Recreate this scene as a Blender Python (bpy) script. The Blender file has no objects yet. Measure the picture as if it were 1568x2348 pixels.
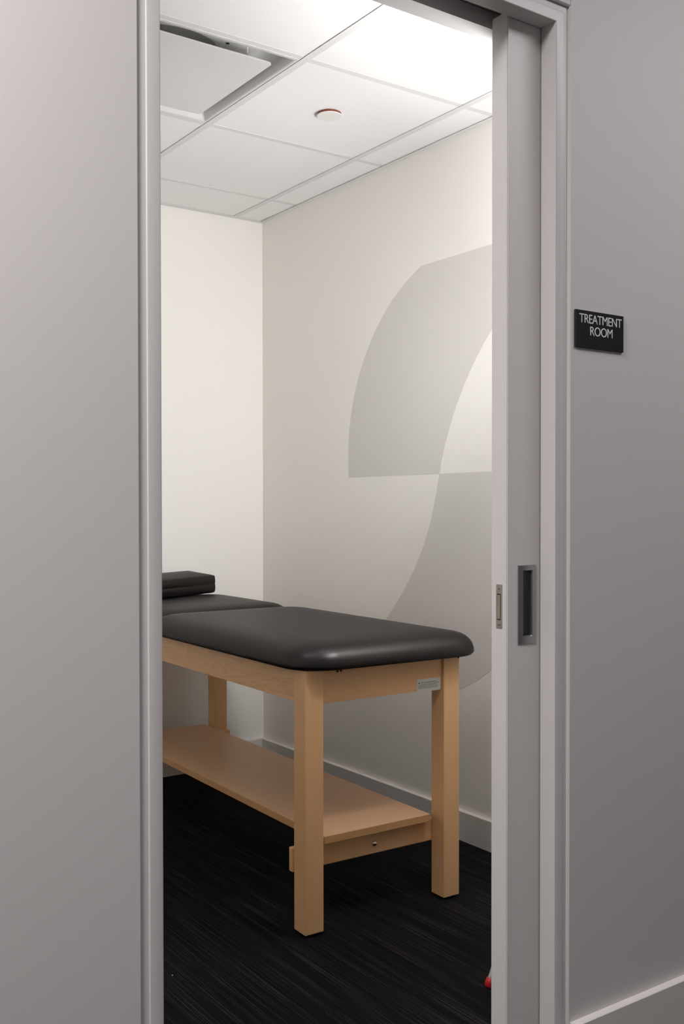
import bpy, bmesh, math, random
from mathutils import Vector, Matrix

S = bpy.context.scene
COL = S.collection
PI = math.pi

# ------------------------------------------------------------------ camera
cam_d = bpy.data.cameras.new('camera')
cam = bpy.data.objects.new('camera', cam_d)
COL.objects.link(cam)
S.camera = cam
EYE = 1.160
YAW, PITCH, ROLL = 0.60991, 0.01509, -0.00117
F = Vector((math.sin(YAW)*math.cos(PITCH), math.cos(YAW)*math.cos(PITCH), -math.sin(PITCH)))
R = Vector((math.cos(YAW), -math.sin(YAW), 0))
U = R.cross(F)
R2 = R*math.cos(ROLL)+U*math.sin(ROLL)
U2 = U*math.cos(ROLL)-R*math.sin(ROLL)
M = Matrix((R2, U2, -F)).transposed().to_4x4()
M.translation = (0, 0, EYE)
cam.matrix_world = M
cam_d.sensor_fit = 'VERTICAL'
cam_d.sensor_height = 24.0
cam_d.sensor_width = 16.0
cam_d.lens = 2333.5/2348*24.0
cam_d.shift_y = 23.9/2348
cam_d.clip_start = 0.02

# ------------------------------------------------------------------ world, lamps, exposure
W = bpy.data.worlds.new('world')
S.world = W
W.use_nodes = True
bg = W.node_tree.nodes['Background']
bg.inputs['Color'].default_value = (0.9, 0.92, 1, 1)
bg.inputs['Strength'].default_value = 0.02
S.view_settings.view_transform = 'Standard'
S.view_settings.look = 'None'
S.view_settings.exposure = 0.0
S.view_settings.gamma = 1.0
S.view_settings.use_curve_mapping = False
try:
    S.cycles.use_denoising = True
    S.cycles.max_bounces = 14
    S.cycles.diffuse_bounces = 10
    S.cycles.sample_clamp_indirect = 6
except Exception:
    pass

def area(name, loc, sx, sy, power, color=(1, 1, 1)):
    l = bpy.data.lights.new(name, 'AREA')
    l.shape = 'RECTANGLE'
    l.size, l.size_y = sx, sy
    l.energy = power
    l.color = color
    o = bpy.data.objects.new(name, l)
    o.location = loc
    COL.objects.link(o)
    return o

# ceiling lamps of the corridor (out of frame, above and behind the camera)
HALL_Z = 2.74
area('corridor_lamp', (-0.75, 0.84, HALL_Z-0.02), 1.4, 0.45, 83, (1.0, 0.965, 0.97))
area('corridor_lamp', (2.4, 0.40, HALL_Z-0.02), 1.2, 0.5, 20, (1.0, 0.98, 0.985))
ROOM_LAMP = 3
STROBE = (1.91, 1.70, 1.82)        # flash head on its stand behind the door, aimed at the ceiling
STROBE_R, STROBE_EMIT = 0.085, 120.0
BEAM_POWER = 51

# ------------------------------------------------------------------ materials
def mat(name, col, rough=0.5, metal=0.0, spec=0.5, **kw):
    m = bpy.data.materials.new(name)
    m.use_nodes = True
    b = m.node_tree.nodes['Principled BSDF']
    b.inputs['Base Color'].default_value = (*col, 1)
    b.inputs['Roughness'].default_value = rough
    b.inputs['Metallic'].default_value = metal
    b.inputs['Specular IOR Level'].default_value = spec
    return m

def nodes(m):
    nt = m.node_tree
    return nt, nt.nodes, nt.links, nt.nodes['Principled BSDF']

def add_bump(m, scale, strength, dist=0.001, stretch=(1, 1, 1), detail=3):
    nt, N, L, b = nodes(m)
    tc = N.new('ShaderNodeTexCoord'); mp = N.new('ShaderNodeMapping')
    mp.inputs['Scale'].default_value = stretch
    nz = N.new('ShaderNodeTexNoise')
    nz.inputs['Scale'].default_value = scale
    nz.inputs['Detail'].default_value = detail
    bp = N.new('ShaderNodeBump')
    bp.inputs['Strength'].default_value = strength
    bp.inputs['Distance'].default_value = dist
    L.new(tc.outputs['Object'], mp.inputs['Vector'])
    L.new(mp.outputs['Vector'], nz.inputs['Vector'])
    L.new(nz.outputs['Fac'], bp.inputs['Height'])
    L.new(bp.outputs['Normal'], b.inputs['Normal'])
    return nz

def paint(name, col, rough=0.6, var=0.03, spec=0.3):
    m = mat(name, col, rough, spec=spec)
    nt, N, L, b = nodes(m)
    nz = add_bump(m, 420, 0.06, 0.0006)
    n2 = N.new('ShaderNodeTexNoise'); n2.inputs['Scale'].default_value = 1.3
    rp = N.new('ShaderNodeMix'); rp.data_type = 'RGBA'
    rp.inputs['A'].default_value = (*[c*(1-var) for c in col], 1)
    rp.inputs['B'].default_value = (*[min(1, c*(1+var)) for c in col], 1)
    L.new(n2.outputs['Fac'], rp.inputs['Factor'])
    L.new(rp.outputs['Result'], b.inputs['Base Color'])
    return m

M_hall = paint('corridor_wall_paint', (0.60, 0.575, 0.57), 0.55)
M_frame = paint('frame_enamel', (0.60, 0.575, 0.57), 0.38, 0.01, 0.4)
M_door = paint('door_enamel', (0.62, 0.595, 0.585), 0.42, 0.01, 0.4)
M_room = paint('room_wall_paint', (0.85, 0.83, 0.795), 0.6, 0.01)
M_mural = paint('mural_paint', (0.67, 0.645, 0.625), 0.6, 0.01)
M_base = paint('baseboard_enamel', (0.70, 0.668, 0.645), 0.4, 0.01, 0.4)
M_tile = mat('ceiling_tile_board', (0.87, 0.87, 0.87), 0.9, spec=0.1)
add_bump(M_tile, 900, 0.25, 0.0008)
M_bar = mat('ceiling_grid_steel', (0.72, 0.715, 0.715), 0.45, spec=0.3)
M_diff = mat('diffuser_enamel', (0.66, 0.66, 0.655), 0.35, spec=0.4)
M_black = mat('dark_void', (0.01, 0.01, 0.01), 0.9)
M_white = mat('white_plastic', (0.8, 0.79, 0.78), 0.4)
M_copper = mat('copper_edge', (0.20, 0.06, 0.04), 0.5, 0.3)
M_steel = mat('satin_steel', (0.36, 0.36, 0.37), 0.34, 1.0)
add_bump(M_steel, 60, 0.05, 0.0003, (40, 40, 1))
M_nickel = mat('satin_nickel', (0.50, 0.45, 0.40), 0.33, 1.0)
M_chrome = mat('chrome', (0.75, 0.74, 0.72), 0.12, 1.0)
M_tube = mat('satin_chrome_tube', (0.78, 0.765, 0.74), 0.28, 0.75)
M_red = mat('red_rubber', (0.42, 0.012, 0.014), 0.45)
M_sign = mat('black_sign_acrylic', (0.008, 0.008, 0.010), 0.42)
M_letter = mat('sign_lettering', (0.75, 0.74, 0.75), 0.5)
M_label = mat('label_paper', (0.66, 0.64, 0.61), 0.55)
M_ink = mat('label_print', (0.12, 0.11, 0.10), 0.6)
M_rubber = mat('black_rubber', (0.008, 0.008, 0.008), 0.7)

def vinyl():
    m = bpy.data.materials.new('black_vinyl'); m.use_nodes = True
    nt = m.node_tree; N, L = nt.nodes, nt.links
    for n in list(N): N.remove(n)
    o = N.new('ShaderNodeOutputMaterial'); mx = N.new('ShaderNodeMixShader')
    fr_ = N.new('ShaderNodeFresnel'); fr_.inputs['IOR'].default_value = 1.32
    ma = N.new('ShaderNodeMath'); ma.operation = 'MULTIPLY_ADD'; ma.inputs[1].default_value = 0.20; ma.inputs[2].default_value = 0.042
    L.new(fr_.outputs[0], ma.inputs[0]); L.new(ma.outputs[0], mx.inputs[0])
    d = N.new('ShaderNodeBsdfDiffuse'); d.inputs['Color'].default_value = (0.0035, 0.0028, 0.0031, 1)
    g = N.new('ShaderNodeBsdfGlossy'); g.inputs['Color'].default_value = (1.0, 0.95, 0.95, 1); g.inputs['Roughness'].default_value = 0.36
    tc = N.new('ShaderNodeTexCoord'); nz = N.new('ShaderNodeTexNoise'); nz.inputs['Scale'].default_value = 900
    bp = N.new('ShaderNodeBump'); bp.inputs['Strength'].default_value = 0.12; bp.inputs['Distance'].default_value = 0.0004
    L.new(tc.outputs['Object'], nz.inputs['Vector']); L.new(nz.outputs['Fac'], bp.inputs['Height'])
    L.new(bp.outputs['Normal'], g.inputs['Normal']); L.new(bp.outputs['Normal'], d.inputs['Normal'])
    L.new(d.outputs[0], mx.inputs[1]); L.new(g.outputs[0], mx.inputs[2]); L.new(mx.outputs[0], o.inputs['Surface'])
    return m
M_vinyl = vinyl()

M_globe = bpy.data.materials.new('flash_globe'); M_globe.use_nodes = True
_b = M_globe.node_tree.nodes['Principled BSDF']
_b.inputs['Base Color'].default_value = (0.8, 0.8, 0.8, 1)
_b.inputs['Emission Color'].default_value = (1.0, 0.995, 0.985, 1)
_b.inputs['Emission Strength'].default_value = STROBE_EMIT

def wood(name, axis, c0, c1, fig=1.0, rough=0.42):
    """maple with the grain along one axis; cathedral figure scaled by fig"""
    m = mat(name, c0, rough, spec=0.35)
    nt, N, L, b = nodes(m)
    tc = N.new('ShaderNodeTexCoord'); mp = N.new('ShaderNodeMapping')
    sc = [1, 1, 1]; sc[axis] = 0.11
    mp.inputs['Scale'].default_value = sc
    L.new(tc.outputs['Object'], mp.inputs['Vector'])
    n1 = N.new('ShaderNodeTexNoise'); n1.inputs['Scale'].default_value = 14; n1.inputs['Detail'].default_value = 2
    L.new(mp.outputs['Vector'], n1.inputs['Vector'])
    mul = N.new('ShaderNodeMath'); mul.operation = 'MULTIPLY'; mul.inputs[1].default_value = 15.0*fig
    L.new(n1.outputs['Fac'], mul.inputs[0])
    fr = N.new('ShaderNodeMath'); fr.operation = 'FRACT'
    L.new(mul.outputs[0], fr.inputs[0])
    ramp = N.new('ShaderNodeValToRGB')
    ramp.color_ramp.elements[0].position = 0.0; ramp.color_ramp.elements[0].color = (1, 1, 1, 1)
    ramp.color_ramp.elements[1].position = 1.0; ramp.color_ramp.elements[1].color = (0.25, 0.25, 0.25, 1)
    e = ramp.color_ramp.elements.new(0.75); e.color = (0.75, 0.75, 0.75, 1)
    L.new(fr.outputs[0], ramp.inputs['Fac'])
    # fine pores along the grain
    mp2 = N.new('ShaderNodeMapping'); sc2 = [260, 260, 260]; sc2[axis] = 7
    mp2.inputs['Scale'].default_value = sc2
    L.new(tc.outputs['Object'], mp2.inputs['Vector'])
    n2 = N.new('ShaderNodeTexNoise'); n2.inputs['Scale'].default_value = 1.0; n2.inputs['Detail'].default_value = 2
    L.new(mp2.outputs['Vector'], n2.inputs['Vector'])
    mixf = N.new('ShaderNodeMix'); mixf.data_type = 'FLOAT'
    mixf.inputs['Factor'].default_value = 0.55 if fig < 0.9 else 0.34
    L.new(ramp.outputs['Color'], mixf.inputs['A'])
    L.new(n2.outputs['Fac'], mixf.inputs['B'])
    mx = N.new('ShaderNodeMix'); mx.data_type = 'RGBA'
    mx.inputs['A'].default_value = (*c1, 1); mx.inputs['B'].default_value = (*c0, 1)
    L.new(mixf.outputs['Result'], mx.inputs['Factor'])
    L.new(mx.outputs['Result'], b.inputs['Base Color'])
    return m

WA, WB = (0.81, 0.49, 0.25), (0.57, 0.320, 0.165)
M_wood_z = wood('maple_upright', 2, WA, (0.76, 0.455, 0.22), 0.35)
M_wood_x = wood('maple_crosswise', 0, WA, (0.66, 0.385, 0.195), 0.6)
M_wood_y = wood('maple_lengthwise', 1, WA, WB, 1.0)
M_shelf = wood('maple_laminate', 1, (0.72, 0.435, 0.25), (0.67, 0.395, 0.22), 0.2)
M_shelf_edge = mat('shelf_edge_banding', (0.58, 0.33, 0.14), 0.45)

def carpet():
    m = mat('carpet_pile', (0.01, 0.01, 0.01), 0.95, spec=0.1)
    nt, N, L, b = nodes(m)
    tc = N.new('ShaderNodeTexCoord')
    def stripe(sx, sy, detail=2):
        mp = N.new('ShaderNodeMapping'); mp.inputs['Scale'].default_value = (sx, sy, 1)
        L.new(tc.outputs['Object'], mp.inputs['Vector'])
        nz = N.new('ShaderNodeTexNoise'); nz.inputs['Scale'].default_value = 1; nz.inputs['Detail'].default_value = detail
        L.new(mp.outputs['Vector'], nz.inputs['Vector'])
        return nz.outputs['Fac']
    fine = stripe(430, 2.6, 1)
    broad = stripe(34, 1.6, 2)
    tuft = stripe(520, 260, 1)
    def ramp(src, a, c):
        r = N.new('ShaderNodeMapRange'); r.inputs['From Min'].default_value = a; r.inputs['From Max'].default_value = c
        L.new(src, r.inputs['Value']); return r.outputs['Result']
    f = ramp(fine, 0.47, 0.70); g = ramp(broad, 0.28, 0.66); t = ramp(tuft, 0.2, 0.75)
    def mul(a, c):
        n = N.new('ShaderNodeMath'); n.operation = 'MULTIPLY'
        L.new(a, n.inputs[0]); L.new(c, n.inputs[1]); return n.outputs[0]
    k = mul(mul(f, g), t)
    mx = N.new('ShaderNodeMix'); mx.data_type = 'RGBA'
    mx.inputs['A'].default_value = (0.0028, 0.0022, 0.0026, 1)
    mx.inputs['B'].default_value = (0.066, 0.058, 0.063, 1)
    L.new(k, mx.inputs['Factor'])
    L.new(mx.outputs['Result'], b.inputs['Base Color'])
    bp = N.new('ShaderNodeBump'); bp.inputs['Strength'].default_value = 0.5; bp.inputs['Distance'].default_value = 0.002
    L.new(k, bp.inputs['Height']); L.new(bp.outputs['Normal'], b.inputs['Normal'])
    return m
M_carpet = carpet()

# ------------------------------------------------------------------ mesh helpers
class MB:
    def __init__(self):
        self.bm = bmesh.new()
    def box(self, x0, x1, y0, y1, z0, z1, bev=0.0, seg=2):
        t = bmesh.new()
        v = [t.verts.new((x, y, z)) for x in (x0, x1) for y in (y0, y1) for z in (z0, z1)]
        for f in ((0, 1, 3, 2), (4, 6, 7, 5), (0, 4, 5, 1), (2, 3, 7, 6), (0, 2, 6, 4), (1, 5, 7, 3)):
            t.faces.new([v[i] for i in f])
        bmesh.ops.recalc_face_normals(t, faces=t.faces)
        if bev:
            bmesh.ops.bevel(t, geom=list(t.edges), offset=bev, segments=seg, profile=0.5, affect='EDGES')
        self._join(t); return self
    def _join(self, t):
        me = bpy.data.meshes.new('t'); t.to_mesh(me); t.free()
        self.bm.from_mesh(me); bpy.data.meshes.remove(me)
    def prism(self, pts, axis, a, b):
        """closed polygon extruded along an axis; pts are the other two coordinates in order"""
        def P(p, h):
            if axis == 2: return (p[0], p[1], h)
            if axis == 1: return (p[0], h, p[1])
            return (h, p[0], p[1])
        t = bmesh.new()
        A = [t.verts.new(P(p, a)) for p in pts]; B = [t.verts.new(P(p, b)) for p in pts]
        n = len(pts)
        for i in range(n):
            t.faces.new((A[i], A[(i+1) % n], B[(i+1) % n], B[i]))
        t.faces.new(A); t.faces.new(B[::-1])
        bmesh.ops.recalc_face_normals(t, faces=t.faces)
        self._join(t); return self
    def sweep_opening(self, prof, xl, xr, zt, z0=0.0):
        """profile of (outward offset, y) carried up one side of an opening, over its head and down the other, mitred"""
        t = bmesh.new()
        rings = []
        for fx, fz in ((lambda o: xl-o, lambda o: z0), (lambda o: xl-o, lambda o: zt+o),
                       (lambda o: xr+o, lambda o: zt+o), (lambda o: xr+o, lambda o: z0)):
            rings.append([t.verts.new((fx(o), y, fz(o))) for o, y in prof])
        n = len(prof)
        for a, b in zip(rings, rings[1:]):
            for i in range(n):
                t.faces.new((a[i], a[(i+1) % n], b[(i+1) % n], b[i]))
        t.faces.new(rings[0]); t.faces.new(rings[-1][::-1])
        bmesh.ops.recalc_face_normals(t, faces=t.faces)
        self._join(t); return self
    def lathe(self, prof, loc=(0, 0, 0), seg=32, direction=(0, 0, 1)):
        """profile of (radius, height) turned about an axis"""
        t = bmesh.new(); rings = []
        for r, h in prof:
            if r < 1e-6:
                rings.append([t.verts.new((0, 0, h))])
            else:
                rings.append([t.verts.new((r*math.cos(2*PI*i/seg), r*math.sin(2*PI*i/seg), h)) for i in range(seg)])
        for a, b in zip(rings, rings[1:]):
            for i in range(seg):
                j = (i+1) % seg
                if len(a) == 1 and len(b) == 1: continue
                if len(a) == 1: t.faces.new((a[0], b[i], b[j]))
                elif len(b) == 1: t.faces.new((a[i], a[j], b[0]))
                else: t.faces.new((a[i], a[j], b[j], b[i]))
        bmesh.ops.recalc_face_normals(t, faces=t.faces)
        q = Vector((0, 0, 1)).rotation_difference(Vector(direction).normalized())
        t.transform(Matrix.Translation(loc) @ q.to_matrix().to_4x4())
        self._join(t); return self
    def obj(self, name, m, parent=None, smooth=False, loc=None, angle=None):
        me = bpy.data.meshes.new(name)
        self.bm.to_mesh(me); self.bm.free()
        o = bpy.data.objects.new(name, me); COL.objects.link(o)
        for mm in (m if isinstance(m, (list, tuple)) else (m,)):
            me.materials.append(mm)
        if smooth:
            for p in me.polygons: p.use_smooth = True
        if angle is not None:
            for p in me.polygons: p.use_smooth = True
            try: me.set_sharp_from_angle(angle=math.radians(angle))
            except Exception: pass
        if parent: o.parent = parent
        if loc: o.location = loc
        return o

def tag(o, label, cat, kind=None, group=None):
    o['label'] = label; o['category'] = cat
    if kind: o['kind'] = kind
    if group: o['group'] = group
    return o
def empty(name, loc=(0, 0, 0), rz=0):
    o = bpy.data.objects.new(name, None); COL.objects.link(o)
    o.location = loc; o.rotation_euler.z = rz
    o.empty_display_size = 0.1
    return o
def box(name, m, *a, parent=None, bev=0.0, **k):
    return MB().box(*a, bev=bev).obj(name, m, parent, **k)

# ------------------------------------------------------------------ measured places (metres)
XR, YB = 2.3736, 4.0286           # right and back wall faces
XLW = -0.40                       # left wall of the treatment room
YF = 1.4357                       # face of the door frame towards the corridor
YI = 1.5770                       # inner face of the door wall
XL, XJ, ZT = 0.6674, 1.5280, 2.1326
HC = 2.4549                       # ceiling
G = 0.6096
GX, GY = 1.6144, 2.4917
YW = YF-0.0048                    # corridor wall face right of the door
YWL = YF-0.0022                   # and left of it

# ------------------------------------------------------------------ floor and walls
fl = box('floor', M_carpet, -3.2, 5.0, -1.9, 4.2, -0.06, 0.0)
tag(fl, 'black carpet floor with fine grey broken pinstripes', 'floor', 'structure')

w = box('wall_back', M_room, XLW-0.1, XR+0.1, YB, YB+0.1, 0, 2.62)
tag(w, 'cream white back wall of the treatment room beyond the table', 'wall', 'structure')
wr = box('wall_right', M_room, XR, XR+0.1, YI, YB, 0, 2.62)
tag(wr, 'cream white right wall with grey curved painted shapes', 'wall', 'structure')
w = box('wall_left', M_room, XLW-0.1, XLW, YI, YB, 0, 2.62)
tag(w, 'cream white left wall of the treatment room, behind the door jamb', 'wall', 'structure')

XWL, XWR, ZW = XL-0.0372, XJ+0.0352, ZT+0.0372
c = 0.0025
wf = MB()
wf.prism([(-3.2, YWL), (XWL-c, YWL), (XWL, YWL+c), (XWL, YI), (-3.2, YI)], 2, 0, HALL_Z)
wf.prism([(XWR, YW+c), (XWR+c, YW), (5.0, YW), (5.0, YF+0.041), (XWR, YF+0.041)], 2, 0, HALL_Z)
wf.box(XJ, 5.0, 1.5365, YI, 0, HALL_Z)
wf.box(2.40, 5.0, YF+0.041, 1.5365, 0, HALL_Z)
wf.prism([(YW, ZW+c), (YW+c, ZW), (YI, ZW), (YI, HALL_Z), (YW, HALL_Z)], 0, XWL, XWR)
wf = wf.obj('wall_front', M_hall)
tag(wf, 'pale grey corridor wall around the sliding door opening', 'wall', 'structure')
w = box('wall_corridor', M_hall, -3.2, 5.0, -1.9, -1.8, 0, HALL_Z)
tag(w, 'pale grey corridor wall opposite the treatment room door', 'wall', 'structure')
w = box('ceiling_corridor', M_tile, -3.2, 5.0, -1.9, YI, HALL_Z, HALL_Z+0.05)
tag(w, 'white ceiling over the corridor outside the door', 'ceiling', 'structure')

# painted shapes of the right wall
def arc(cy, cz, r, p0, p1, n=28):
    a0 = math.atan2(p0[1]-cz, p0[0]-cy); a1 = math.atan2(p1[1]-cz, p1[0]-cy)
    if a1-a0 > PI: a1 -= 2*PI
    if a0-a1 > PI: a1 += 2*PI
    return [(cy+r*math.cos(a0+(a1-a0)*i/n), cz+r*math.sin(a0+(a1-a0)*i/n)) for i in range(n+1)]
MID = (2.787, 1.2795)
up = arc(2.6206, 1.3597, 0.7308, (3.3475, 1.2795), (2.888, 2.040))
up += arc(1.770, 1.0172, 1.050, (2.002, 2.040), MID)
lo0 = [MID, (2.8095, 1.19), (2.8375, 1.101), (2.877, 1.016), (2.926, 0.935), (2.985, 0.855), (3.05, 0.783), (3.098, 0.733), (3.18, 0.655), (3.27, 0.582), (3.36, 0.519)]
lo = lo0 + arc(2.953, 1.198, 0.731, (2.690, 0.519), (2.2265, 1.2795))
sh = MB().prism(up, 0, XR-0.0006, XR+0.002).obj('painted_shape', M_mural, wr)
sh['label'] = 'upper grey painted curved shape on the cream wall'
sh = MB().prism(lo, 0, XR-0.0006, XR+0.002).obj('painted_shape', M_mural, wr)
sh['label'] = 'lower grey painted curved shape behind the table'

# baseboards
BH, BT = 0.1025, 0.018
def base_prof(face, s):            # face = wall plane, s = direction of projection
    f = face+s*BT
    return [(face, 0), (f, 0), (f, BH-0.0015), (f-s*0.0015, BH), (face, BH)]
b = MB().prism(base_prof(XR, -1), 1, YI, YB-BT).obj('baseboard_right', M_base)
tag(b, 'white baseboard along the right wall behind the table', 'baseboard', 'structure')
b = MB().prism(base_prof(YB, -1), 0, XLW, XR).obj('baseboard_back', M_base)
tag(b, 'white baseboard along the back wall under the shelf', 'baseboard', 'structure')
b = MB().prism(base_prof(XLW, 1), 1, YI, YB-BT).obj('baseboard_left', M_base)
tag(b, 'white baseboard along the hidden left wall of the treatment room', 'baseboard', 'structure')
b = MB().prism(base_prof(YW, -1), 0, XWR+0.004, 5.0).obj('baseboard_corridor_right', M_base)
tag(b, 'grey baseboard of the corridor wall under the black sign', 'baseboard', 'structure')
b = MB().prism(base_prof(YWL, -1), 0, -3.2, XWL-0.004).obj('baseboard_corridor_left', M_base)
tag(b, 'grey baseboard of the corridor wall left of the door', 'baseboard', 'structure')

# ------------------------------------------------------------------ door frame
fr = empty('trim_1', ((XL+XJ)/2, YF, 0))
def at_frame(o):
    o.parent = fr; o.matrix_parent_inverse = Matrix.Translation((-(XL+XJ)/2, -YF, 0)); return o
prof = [(0, YF+0.0405), (0, YF+0.0018), (0.0005, YF+0.0005), (0.0018, YF), (0.0215, YF)]
for i in range(1, 7):
    a = i/6*PI/2
    prof.append((0.0215+0.0025*math.sin(a), YF+0.0016*(1-math.cos(a))))
prof += [(0.0385, YF+0.0030), (0.0385, YF+0.0405)]
at_frame(MB().sweep_opening(prof, XL, XJ, ZT).obj('front_casing', M_frame, angle=50))
prof = [(0, 1.536), (0, YI+0.003), (0.034, YI+0.003), (0.034, 1.536)]
at_frame(MB().sweep_opening(prof, XL, XJ, ZT).obj('rear_casing', M_frame))
at_frame(box('strike_jamb', M_frame, XL-0.034, XL-0.006, YF+0.0405, 1.536, 0, ZT+0.034))
at_frame(box('head_lining', M_frame, XL-0.006, 2.40, YF+0.0405, 1.536, ZT+0.05, ZT+0.07))
at_frame(box('track', M_steel, XL, 2.39, 1.492, 1.516, ZT+0.025, ZT+0.049))
tag(fr, 'pale grey metal frame around the sliding door opening', 'door frame', 'structure')

# ------------------------------------------------------------------ sliding door
XD, Y0, Y1 = 1.4380, 1.4791, 1.5250
ZD0, ZD1 = 0.010, ZT+0.012
dr = empty('door_1', (XD, (Y0+Y1)/2, ZD0))
tag(dr, 'pale grey pocket door slid almost fully open at the right', 'door', 'structure')
def at_door(o, p=None):
    o.parent = p or dr
    o.matrix_parent_inverse = Matrix.Translation((-XD, -(Y0+Y1)/2, -ZD0)); return o
# slab with a pocket cut for the flush pull
PX0, PX1, PZ0, PZ1 = 1.4662, 1.5147, 0.8818, 1.0420   # face plate
QX0, QX1, QZ0, QZ1 = 1.4785, 1.5058, 0.8968, 1.0310   # its opening
def slab():
    t = bmesh.new()
    xs = [XD, QX0-0.001, QX1+0.001, XD+0.905]; zs = [ZD0, QZ0-0.001, QZ1+0.001, ZD1]
    g = [[t.verts.new((x, Y0, z)) for z in zs] for x in xs]
    for i in range(3):
        for j in range(3):
            if i == 1 and j == 1: continue
            t.faces.new((g[i][j], g[i+1][j], g[i+1][j+1], g[i][j+1]))
    d = [[t.verts.new((xs[i], Y0+0.022, zs[j])) for j in (1, 2)] for i in (1, 2)]
    fv = [g[1][1], g[2][1], g[2][2], g[1][2]]; bv = [d[0][0], d[1][0], d[1][1], d[0][1]]
    for i in range(4):
        t.faces.new((fv[i], fv[(i+1) % 4], bv[(i+1) % 4], bv[i]))
    t.faces.new(bv)
    bk = [t.verts.new((xs[a], Y1, zs[b2])) for a, b2 in ((0, 0), (3, 0), (3, 3), (0, 3))]
    t.faces.new(bk[::-1])
    lo_ = [g[i][0] for i in range(4)]; hi_ = [g[i][3] for i in range(4)]
    le_ = [g[0][j] for j in range(4)]; ri_ = [g[3][j] for j in range(4)]
    t.faces.new(lo_+[bk[1], bk[0]]); t.faces.new(hi_[::-1]+[bk[3], bk[2]])
    t.faces.new(le_[::-1]+[bk[0], bk[3]]); t.faces.new(ri_+[bk[2], bk[1]])
    bmesh.ops.recalc_face_normals(t, faces=t.faces)
    ed = [e for e in t.edges if all(abs(v.co.x-XD) < 1e-5 for v in e.verts) and abs(e.verts[0].co.z-e.verts[1].co.z) > 0.05]
    m = MB(); m._join(t); return m
at_door(slab().obj('panel', M_door))
at_door(box('edge_strip', M_door, XD-0.0012, XD, Y0+0.002, Y1-0.002, ZD0, ZD1))
# flush pull
def ring_cup():
    t = bmesh.new()
    yo, yi = Y0-0.0022, Y0+0.019
    def loop(x0, x1, z0, z1, y): return [t.verts.new(p) for p in ((x0, y, z0), (x1, y, z0), (x1, y, z1), (x0, y, z1))]
    L = [loop(PX0, PX1, PZ0, PZ1, Y0), loop(PX0, PX1, PZ0, PZ1, yo+0.0006),
         loop(PX0+0.0006, PX1-0.0006, PZ0+0.0006, PZ1-0.0006, yo),
         loop(QX0, QX1, QZ0, QZ1, yo), loop(QX0+0.0015, QX1-0.0015, QZ0+0.0015, QZ1-0.0015, yo+0.003),
         loop(QX0+0.0025, QX1-0.0025, QZ0+0.003, QZ1-0.003, yi)]
    for a, b2 in zip(L, L[1:]):
        for i in range(4):
            t.faces.new((a[i], a[(i+1) % 4], b2[(i+1) % 4], b2[i]))
    t.faces.new(L[-1])
    bmesh.ops.recalc_face_normals(t, faces=t.faces)
    m = MB(); m._join(t); return m
o = at_door(ring_cup().obj('flush_pull', M_steel))
o['label'] = 'recessed satin steel flush pull'
# edge pull with slot, lever and two screws
EY0, EY1, EZ0, EZ1 = 1.4930, 1.5098, 0.9145, 1.0035
ep = at_door(box('edge_pull', M_nickel, XD-0.0026, XD, EY0, EY1, EZ0, EZ1, bev=0.0005))
ep['label'] = 'satin nickel edge pull'
ym = (EY0+EY1)/2
def in_ep(o): o.parent = ep; o.matrix_parent_inverse = Matrix.Identity(4); return o
in_ep(MB().box(XD-0.0029, XD-0.0026, ym-0.0046, ym+0.0050, 0.9315, 0.9845).obj('slot', M_black))
in_ep(box('lever', M_nickel, XD-0.0042, XD-0.0026, ym-0.0046, ym+0.0034, 0.9335, 0.9825, bev=0.0006))
for z in (0.9225, 0.9955):
    s = MB().lathe([(0, 0.0006), (0.0022, 0.0006), (0.0034, 0.0)], (XD-0.0026, ym, z), 20, (-1, 0, 0))
    s.box(XD-0.0036, XD-0.0031, ym-0.0022, ym+0.0022, z-0.0004, z+0.0004)
    s.box(XD-0.0036, XD-0.0031, ym-0.0004, ym+0.0004, z-0.0022, z+0.0022)
    in_ep(s.obj('screw', M_steel))

# ------------------------------------------------------------------ sign
sg = box('wall_sign', M_sign, 1.5765, 1.7230, YW-0.0045, YW, 1.4855, 1.5620, bev=0.0006)
tag(sg, 'small black TREATMENT ROOM sign on the corridor wall right of the door', 'sign')
def text(body, x0, x1, z0, z1, y, m, parent, name='lettering'):
    """raised capitals fitted between x0..x1 and z0..z1 on the plane y"""
    cu = bpy.data.curves.new(name, 'FONT')
    cu.body = body; cu.size = 1.0; cu.extrude = 0.02; cu.offset = -0.004; cu.space_character = 0.93
    o = bpy.data.objects.new(name, cu); COL.objects.link(o)
    bpy.context.view_layer.update()
    me = bpy.data.meshes.new_from_object(o.evaluated_get(bpy.context.evaluated_depsgraph_get()))
    bpy.data.objects.remove(o)
    xs_ = [v.co.x for v in me.vertices]; ys_ = [v.co.y for v in me.vertices]
    a, b2, c0, c1 = min(xs_), max(xs_), min(ys_), max(ys_)
    for v in me.vertices:
        px, pz, py = v.co.x, v.co.y, v.co.z
        v.co = (x0+(px-a)/(b2-a)*(x1-x0), y-(py+0.02)*0.012, z0+(pz-c0)/(c1-c0)*(z1-z0))
    n = bpy.data.objects.new(name, me); COL.objects.link(n)
    me.materials.clear(); me.materials.append(m)
    n.parent = parent
    return n
text('TREATMENT', 1.5870, 1.7165, 1.5365, 1.5545, YW-0.0045, M_letter, sg)
text('ROOM', 1.6195, 1.6875, 1.5120, 1.5305, YW-0.0045, M_letter, sg)

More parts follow.
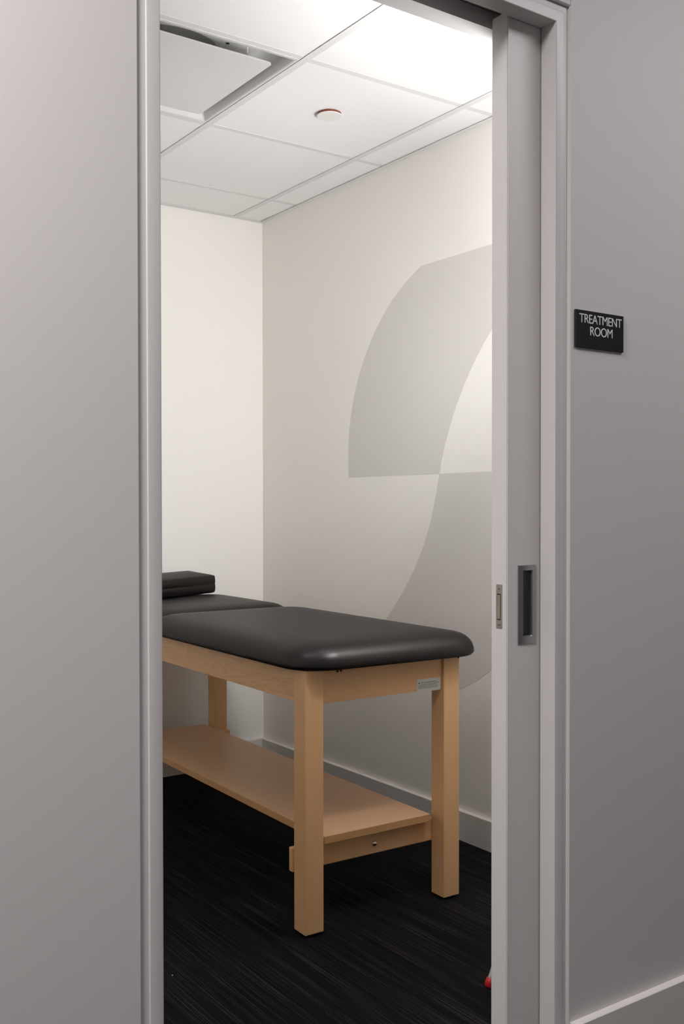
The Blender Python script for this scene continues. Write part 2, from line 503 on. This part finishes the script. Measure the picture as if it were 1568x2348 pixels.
# ------------------------------------------------------------------ suspended ceiling
ce = empty('ceiling', (GX, GY, HC))
tag(ce, 'white suspended ceiling of square tiles in a steel grid', 'ceiling', 'structure')
def at_ceil(o):
    o.parent = ce; o.matrix_parent_inverse = Matrix.Translation((-GX, -GY, -HC)); return o
xs = [GX+k*G for k in range(-4, 2)]
ys = [GY+k*G for k in range(-2, 3)]
BW = 0.0119
xcut = [XLW]+[x for x in xs if XLW+0.05 < x < XR-0.05]+[XR]
ycut = [YI]+[y for y in ys if YI+0.05 < y < YB-0.05]+[YB]
for i in range(len(xcut)-1):
    for j in range(len(ycut)-1):
        x0, x1, y0, y1 = xcut[i], xcut[i+1], ycut[j], ycut[j+1]
        if abs(x1-GX) < 1e-3 and abs(y0-GY) < 1e-3: continue        # air diffuser
        at_ceil(box('ceiling_tile', M_tile, x0+0.004, x1-0.004, y0+0.004, y1-0.004, HC+0.0024, HC+0.018))
for x in xs:
    if XLW+0.05 < x < XR-0.05:
        at_ceil(MB().box(x-BW, x+BW, YI, YB, HC, HC+0.0006).box(x-0.003, x+0.003, YI, YB, HC+0.0006, HC+0.035).obj('grid_bar', M_bar))
for y in ys:
    if YI+0.05 < y < YB-0.05:
        for x0, x1 in zip(xcut, xcut[1:]):
            at_ceil(MB().box(x0+BW if x0 > XLW else x0, x1-BW if x1 < XR else x1, y-BW, y+BW, HC+0.0016, HC+0.0028).obj('grid_bar', M_bar))
at_ceil(box('wall_angle', M_bar, XR-0.020, XR, YI, YB, HC-0.0012, HC-0.0006))
at_ceil(box('wall_angle', M_bar, XLW, XLW+0.020, YI, YB, HC-0.0008, HC))
at_ceil(box('wall_angle', M_bar, XLW+0.02, XR-0.02, YB-0.020, YB, HC-0.0008, HC+0.0012))
at_ceil(box('wall_angle', M_bar, XLW+0.02, XR-0.02, YI, YI+0.020, HC-0.0008, HC+0.0012))

# recessed lamp panel in the left part of the room, hidden behind the jamb
area('room_lamp', (GX-1.5*G, GY-0.5*G, HC-0.004), G-0.03, G-0.03, ROOM_LAMP, (1.0, 0.985, 0.96))

# square plaque air diffuser
ax0, ax1, ay0, ay1 = GX-G+BW, GX-BW, GY+BW, GY+G-BW
acx, acy = (ax0+ax1)/2, (ay0+ay1)/2
ad = empty('air_diffuser', (acx, acy, HC))
tag(ad, 'white square plaque air diffuser in the ceiling at the upper left', 'air diffuser')
def at_ad(o, p=None):
    o.parent = p or ad; o.matrix_parent_inverse = Matrix.Translation((-acx, -acy, -HC)); return o
def rring(t, hx, hy, r, z, n=8, cx=0, cy=0):
    out = []
    for sx, sy, a0 in ((1, 1, 0), (-1, 1, PI/2), (-1, -1, PI), (1, -1, 3*PI/2)):
        for i in range(n+1):
            a = a0+i/n*PI/2
            out.append(t.verts.new((cx+sx*(hx-r)+r*math.cos(a), cy+sy*(hy-r)+r*math.sin(a), z)))
    return out
def loft(rings, cap0=True, cap1=True):
    t = rings[0]; L = rings[1]
    for a, b2 in zip(L, L[1:]):
        n = len(a)
        for i in range(n):
            t.faces.new((a[i], a[(i+1) % n], b2[(i+1) % n], b2[i]))
    if cap0: t.faces.new(L[0][::-1])
    if cap1: t.faces.new(L[-1])
    bmesh.ops.recalc_face_normals(t, faces=t.faces)
    m = MB(); m._join(t); return m
hw = (ax1-ax0)/2-0.002
t = bmesh.new()
pan = [(hw, 0.002, HC+0.0018), (hw, 0.002, HC+0.0004), (hw-0.008, 0.004, HC+0.0004), (hw-0.0115, 0.006, HC+0.003),
       (hw-0.022, 0.010, HC+0.022), (hw-0.034, 0.016, HC+0.042), (hw-0.058, 0.022, HC+0.055), (hw-0.10, 0.03, HC+0.060), (0.16, 0.15, HC+0.062), (0.15, 0.149, HC+0.10)]
L_ = [rring(t, h, h+(0.003 if k < 2 else 0), r, z, 8, acx, acy) for k, (h, r, z) in enumerate(pan)]
at_ad(loft((t, L_), False, True).obj('housing', M_diff, angle=40))
t = bmesh.new()
pl = [(0.2300, 0.018, HC+0.0050), (0.2340, 0.016, HC+0.0046), (0.2345, 0.016, HC+0.0014), (0.2338, 0.015, HC+0.0008)]
pcx, pcy = acx+0.008, acy+0.008
L_ = [rring(t, h, h, r, z, 8, pcx, pcy) for h, r, z in pl]
fp = at_ad(loft((t, L_)).obj('face_plate', M_diff, angle=30))
hg = MB().lathe([(0, 0), (0.0022, 0), (0.0022, 0.05), (0, 0.05)], (pcx+0.165, pcy-0.205, HC+0.004), 12)
hg.box(pcx+0.155, pcx+0.175, pcy-0.211, pcy-0.199, HC+0.0045, HC+0.008)
at_ad(hg.obj('hanger_clip', M_white))
at_ad(MB().lathe([(0, -0.0008), (0.0055, -0.0008), (0.0055, 0)], (pcx+0.125, pcy-0.160, HC+0.0600), 16).obj('screw_hole', M_black))

# concealed sprinkler cover
sc_ = empty('sprinkler_cover', (1.899, 2.787, HC))
tag(sc_, 'small round white sprinkler cover hanging just below a ceiling tile', 'sprinkler cover')
MB().lathe([(0, 0.0), (0.0405, 0.0), (0.0415, 0.0008), (0.0415, 0.0022), (0, 0.0022)], (0, 0, -0.0085), 48).obj('cover_plate', M_white, sc_, angle=30)
MB().lathe([(0.039, 0), (0.039, 0.0075), (0.036, 0.0075), (0.036, 0)], (0, 0, -0.006), 48).obj('retainer', M_copper, sc_, angle=30)

# ------------------------------------------------------------------ treatment table
TB = empty('treatment_table', (1.4728, 2.2812, 0), math.radians(-1.15))
tag(TB, 'maple treatment table with black padded top and lower shelf', 'treatment table')
LW, TW, TL = 0.0585, 0.5375, 1.551
ZL = 0.7200
for i, (x, y) in enumerate(((0, 0), (TW-LW, 0), (0, TL-LW), (TW-LW, TL-LW))):
    lg = MB().box(-LW/2, LW/2, -LW/2, LW/2, 0.008, ZL, bev=0.0016).obj('leg', M_wood_z, TB, loc=(x+LW/2, y+LW/2, 0))
    MB().lathe([(0, 0), (0.018, 0), (0.02, 0.003), (0.02, 0.0085), (0, 0.0085)], (0, 0, 0), 20).obj('foot_glide', M_rubber, lg)
ZA = 0.629
er = box('end_rail', M_wood_x, LW, TW-LW, 0.009, 0.030, ZA-0.003, ZL, parent=TB, bev=0.0012)
box('end_rail', M_wood_x, LW, TW-LW, TL-0.024, TL-0.003, ZA-0.003, ZL, parent=TB, bev=0.0012)
box('side_rail', M_wood_y, 0.0012, 0.022, LW, TL-LW, ZA+0.003, ZL, parent=TB, bev=0.0012)
box('side_rail', M_wood_y, TW-0.022, TW-0.0012, LW, TL-LW, ZA+0.003, ZL, parent=TB, bev=0.0012)
# lower shelf with two cross rails
shf = MB().box(0.082, 0.4535, 0.0305, 1.535, 0.2325, 0.2535, bev=0.0008).obj('shelf', [M_shelf, M_shelf_edge], TB)
for p in shf.data.polygons:
    if abs(p.normal.z) < 0.5: p.material_index = 1
for y0 in (LW, TL-LW-0.02):
    lr = box('cross_rail', M_wood_x, -0.0050, TW+0.0050, y0, y0+0.0195, 0.1635, 0.2300, parent=TB, bev=0.003)
    if y0 == LW:
        MB().lathe([(0.0045, 0), (0.0082, 0.0008), (0.0082, 0.0022), (0.0070, 0.0048), (0.0042, 0.0066), (0, 0.0073)], (0.2685, y0, 0.1935), 24, (0, -1, 0)).obj('bolt', M_chrome, lr, angle=50)
# warning label with lines of print
lb = MB().box(0.3860, 0.4725, 0.0082, 0.009, 0.6240, 0.6605).obj('warning_label', M_label, er)
lb['label'] = 'small white paper warning label with rows of tiny print'
ink = MB()
yy = 0.0081
ink.prism([(0.3900, 0.6475), (0.3960, 0.6475), (0.3930, 0.6535)], 1, yy-0.0001, yy+0.0001)
rng = random.Random(4)
for k, (z, x0, x1, h) in enumerate(((0.6505, 0.398, 0.459, 0.0016), (0.6458, 0.398, 0.4665, 0.0012), (0.6420, 0.390, 0.457, 0.0012), (0.6380, 0.390, 0.4645, 0.0012), (0.6340, 0.390, 0.463, 0.0012))):
    x = x0
    while x < x1:
        wd = rng.uniform(0.003, 0.008)
        ink.box(x, min(x+wd, x1), yy-0.0001, yy+0.0001, z-h/2, z+h/2)
        x += wd+0.0011
ink.obj('print', M_ink, lb)

# padded top in two sections
def cushion(name, y0, y1, x0=-0.028, x1=0.622, r=0.115, parent=TB):
    cx, cy, hx, hy = (x0+x1)/2, (y0+y1)/2, (x1-x0)/2, (y1-y0)/2
    P = [(0.050, 0.0), (0.020, 0.0003), (0.008, 0.002), (0.002, 0.007), (0.0, 0.0135), (0.0015, 0.0225), (0.006, 0.0335), (0.014, 0.0440),
         (0.026, 0.0535), (0.042, 0.0608), (0.062, 0.0658), (0.088, 0.0690), (0.12, 0.0712), (0.16, 0.0724), (0.22, 0.0730)]
    P = [(a*0.78, 0.7195+z*0.99) for a, z in P]
    t = bmesh.new(); L = []
    for ins, z in P:
        L.append(rring(t, hx-ins, hy-ins, max(r-ins*0.75, 0.03), z, 10, cx, cy))
    m = loft((t, L))
    return m.obj(name, M_vinyl, parent, smooth=True)
cushion('front_cushion', -0.042, 1.042)
cushion('rear_cushion', 1.045, 1.700)
# stray ends of the black underside cloth
for x, y in ((0.088, -0.02), (0.103, -0.015), (0.527, -0.006)):
    MB().box(x, x+0.006, y, y+0.0015, 0.7130, 0.7198).obj('cloth_tab', M_rubber, TB)

# ------------------------------------------------------------------ pillow on the far end of the table
def pillow():
    hx, hy = 0.195, 0.076
    t = bmesh.new(); L = []
    P = [(0.012, 0.000), (0.003, 0.003), (0.000, 0.010), (-0.001, 0.030), (0.0, 0.0405), (0.0008, 0.0425), (0.0, 0.0445), (-0.0006, 0.058), (0.0008, 0.076), (0.003, 0.080), (0.012, 0.0825), (0.04, 0.085), (0.06, 0.086)]
    for ins, z in P:
        L.append(rring(t, hx-ins, hy-ins, 0.008, z, 4))
    m = loft((t, L))
    for v in m.bm.verts:           # soft sag of the front edge, higher at the back
        k = (v.co.y+hy)/(2*hy)
        v.co.z *= 0.92+0.20*k
    return m
pw = pillow().obj('pillow', M_vinyl, smooth=True)
pw.location = (1.838, 3.857, 0.7945); pw.rotation_euler.z = math.radians(25)
tag(pw, 'thick black vinyl pillow lying on the far end of the table', 'pillow')

# ------------------------------------------------------------------ light stand with a flash head behind the door
SX, SY, SZ = STROBE
st = empty('light_stand', (SX, SY, 0))
tag(st, 'chrome tripod light stand with red rubber feet behind the door edge', 'light stand')
HUB = 0.66
FOOT0 = Vector((1.6835-SX, 1.796-SY, 0))
def tube(a, b2, r, seg=20):
    a, b2 = Vector(a), Vector(b2)
    return MB().lathe([(0, 0), (r, 0), (r, (b2-a).length), (0, (b2-a).length)], a, seg, b2-a)
for k in range(3):
    a = math.atan2(FOOT0.y, FOOT0.x)+k*2*PI/3
    FR = FOOT0.length if k == 0 else 0.108
    foot = Vector((FR*math.cos(a), FR*math.sin(a), 0.004)); top = Vector((0.016*math.cos(a), 0.016*math.sin(a), HUB))
    d = (top-foot).normalized()
    lg = tube(foot+d*0.018, top, 0.0080).obj('leg', M_tube, st, angle=50)
    MB().lathe([(0, 0.0), (0.009, 0.0), (0.0112, 0.003), (0.0112, 0.012), (0.0100, 0.020), (0.0078, 0.022), (0, 0.022)], foot, 28, d).obj('rubber_foot', M_red, lg, angle=50)
    mid = foot.lerp(top, 0.45)
    tube(mid, (0.012*math.cos(a), 0.012*math.sin(a), 0.16), 0.004, 12).obj('brace', M_chrome, st, angle=50)
tube((0, 0, 0.13), (0, 0, SZ-0.26), 0.011).obj('pole', M_chrome, st, angle=50)
MB().lathe([(0, 0), (0.024, 0), (0.024, 0.05), (0, 0.05)], (0, 0, HUB-0.02), 24).obj('hub', M_rubber, st, angle=50)
MB().lathe([(0, 0), (0.016, 0), (0.016, 0.04), (0, 0.04)], (0, 0, 0.95), 24).obj('collar', M_rubber, st, angle=50)
MB().lathe([(0, -0.27), (0.045, -0.27), (0.048, -0.265), (0.048, -0.12), (0.062, -0.10), (0.062, -0.082), (0, -0.082)], (0, 0, SZ), 40).obj('flash_head', M_rubber, st, angle=40)
MB().lathe([(0.018, 0), (0.030, 0.03), (0.060, 0.075), (0.058, 0.075), (0.028, 0.03), (0, 0.02)], (0, 0.012, SZ-0.30), 32, (-0.08, 1, 0.15)).obj('added_reflector', M_rubber, st, angle=40)  # unseen second head, added to the stand to house the fill spot
bl = bpy.data.lights.new('fill_beam', 'SPOT')  # extra spot added to brighten the back wall and far ceiling
bl.energy = BEAM_POWER; bl.spot_size = math.radians(100); bl.spot_blend = 0.9; bl.shadow_soft_size = 0.055
bo = bpy.data.objects.new('fill_beam', bl); COL.objects.link(bo)
bo.location = (SX-0.007, SY+0.098, SZ-0.285)
bo.rotation_euler = Vector((-0.22, 1, 0.06)).to_track_quat('-Z', 'Y').to_euler()
n_ = 16
MB().lathe([(STROBE_R*math.sin(PI*k/n_), -STROBE_R*math.cos(PI*k/n_)) for k in range(n_+1)], (0, 0, SZ), 32).obj('diffuser_globe', M_globe, st, smooth=True)

# speck of lint on the carpet
li = MB().box(-0.0016, 0.0016, -0.001, 0.001, 0, 0.0012, bev=0.0003).obj('lint_speck', M_letter, loc=(1.089, 2.294, 0.0002))
tag(li, 'tiny white speck of lint on the black carpet beside the left jamb', 'lint')
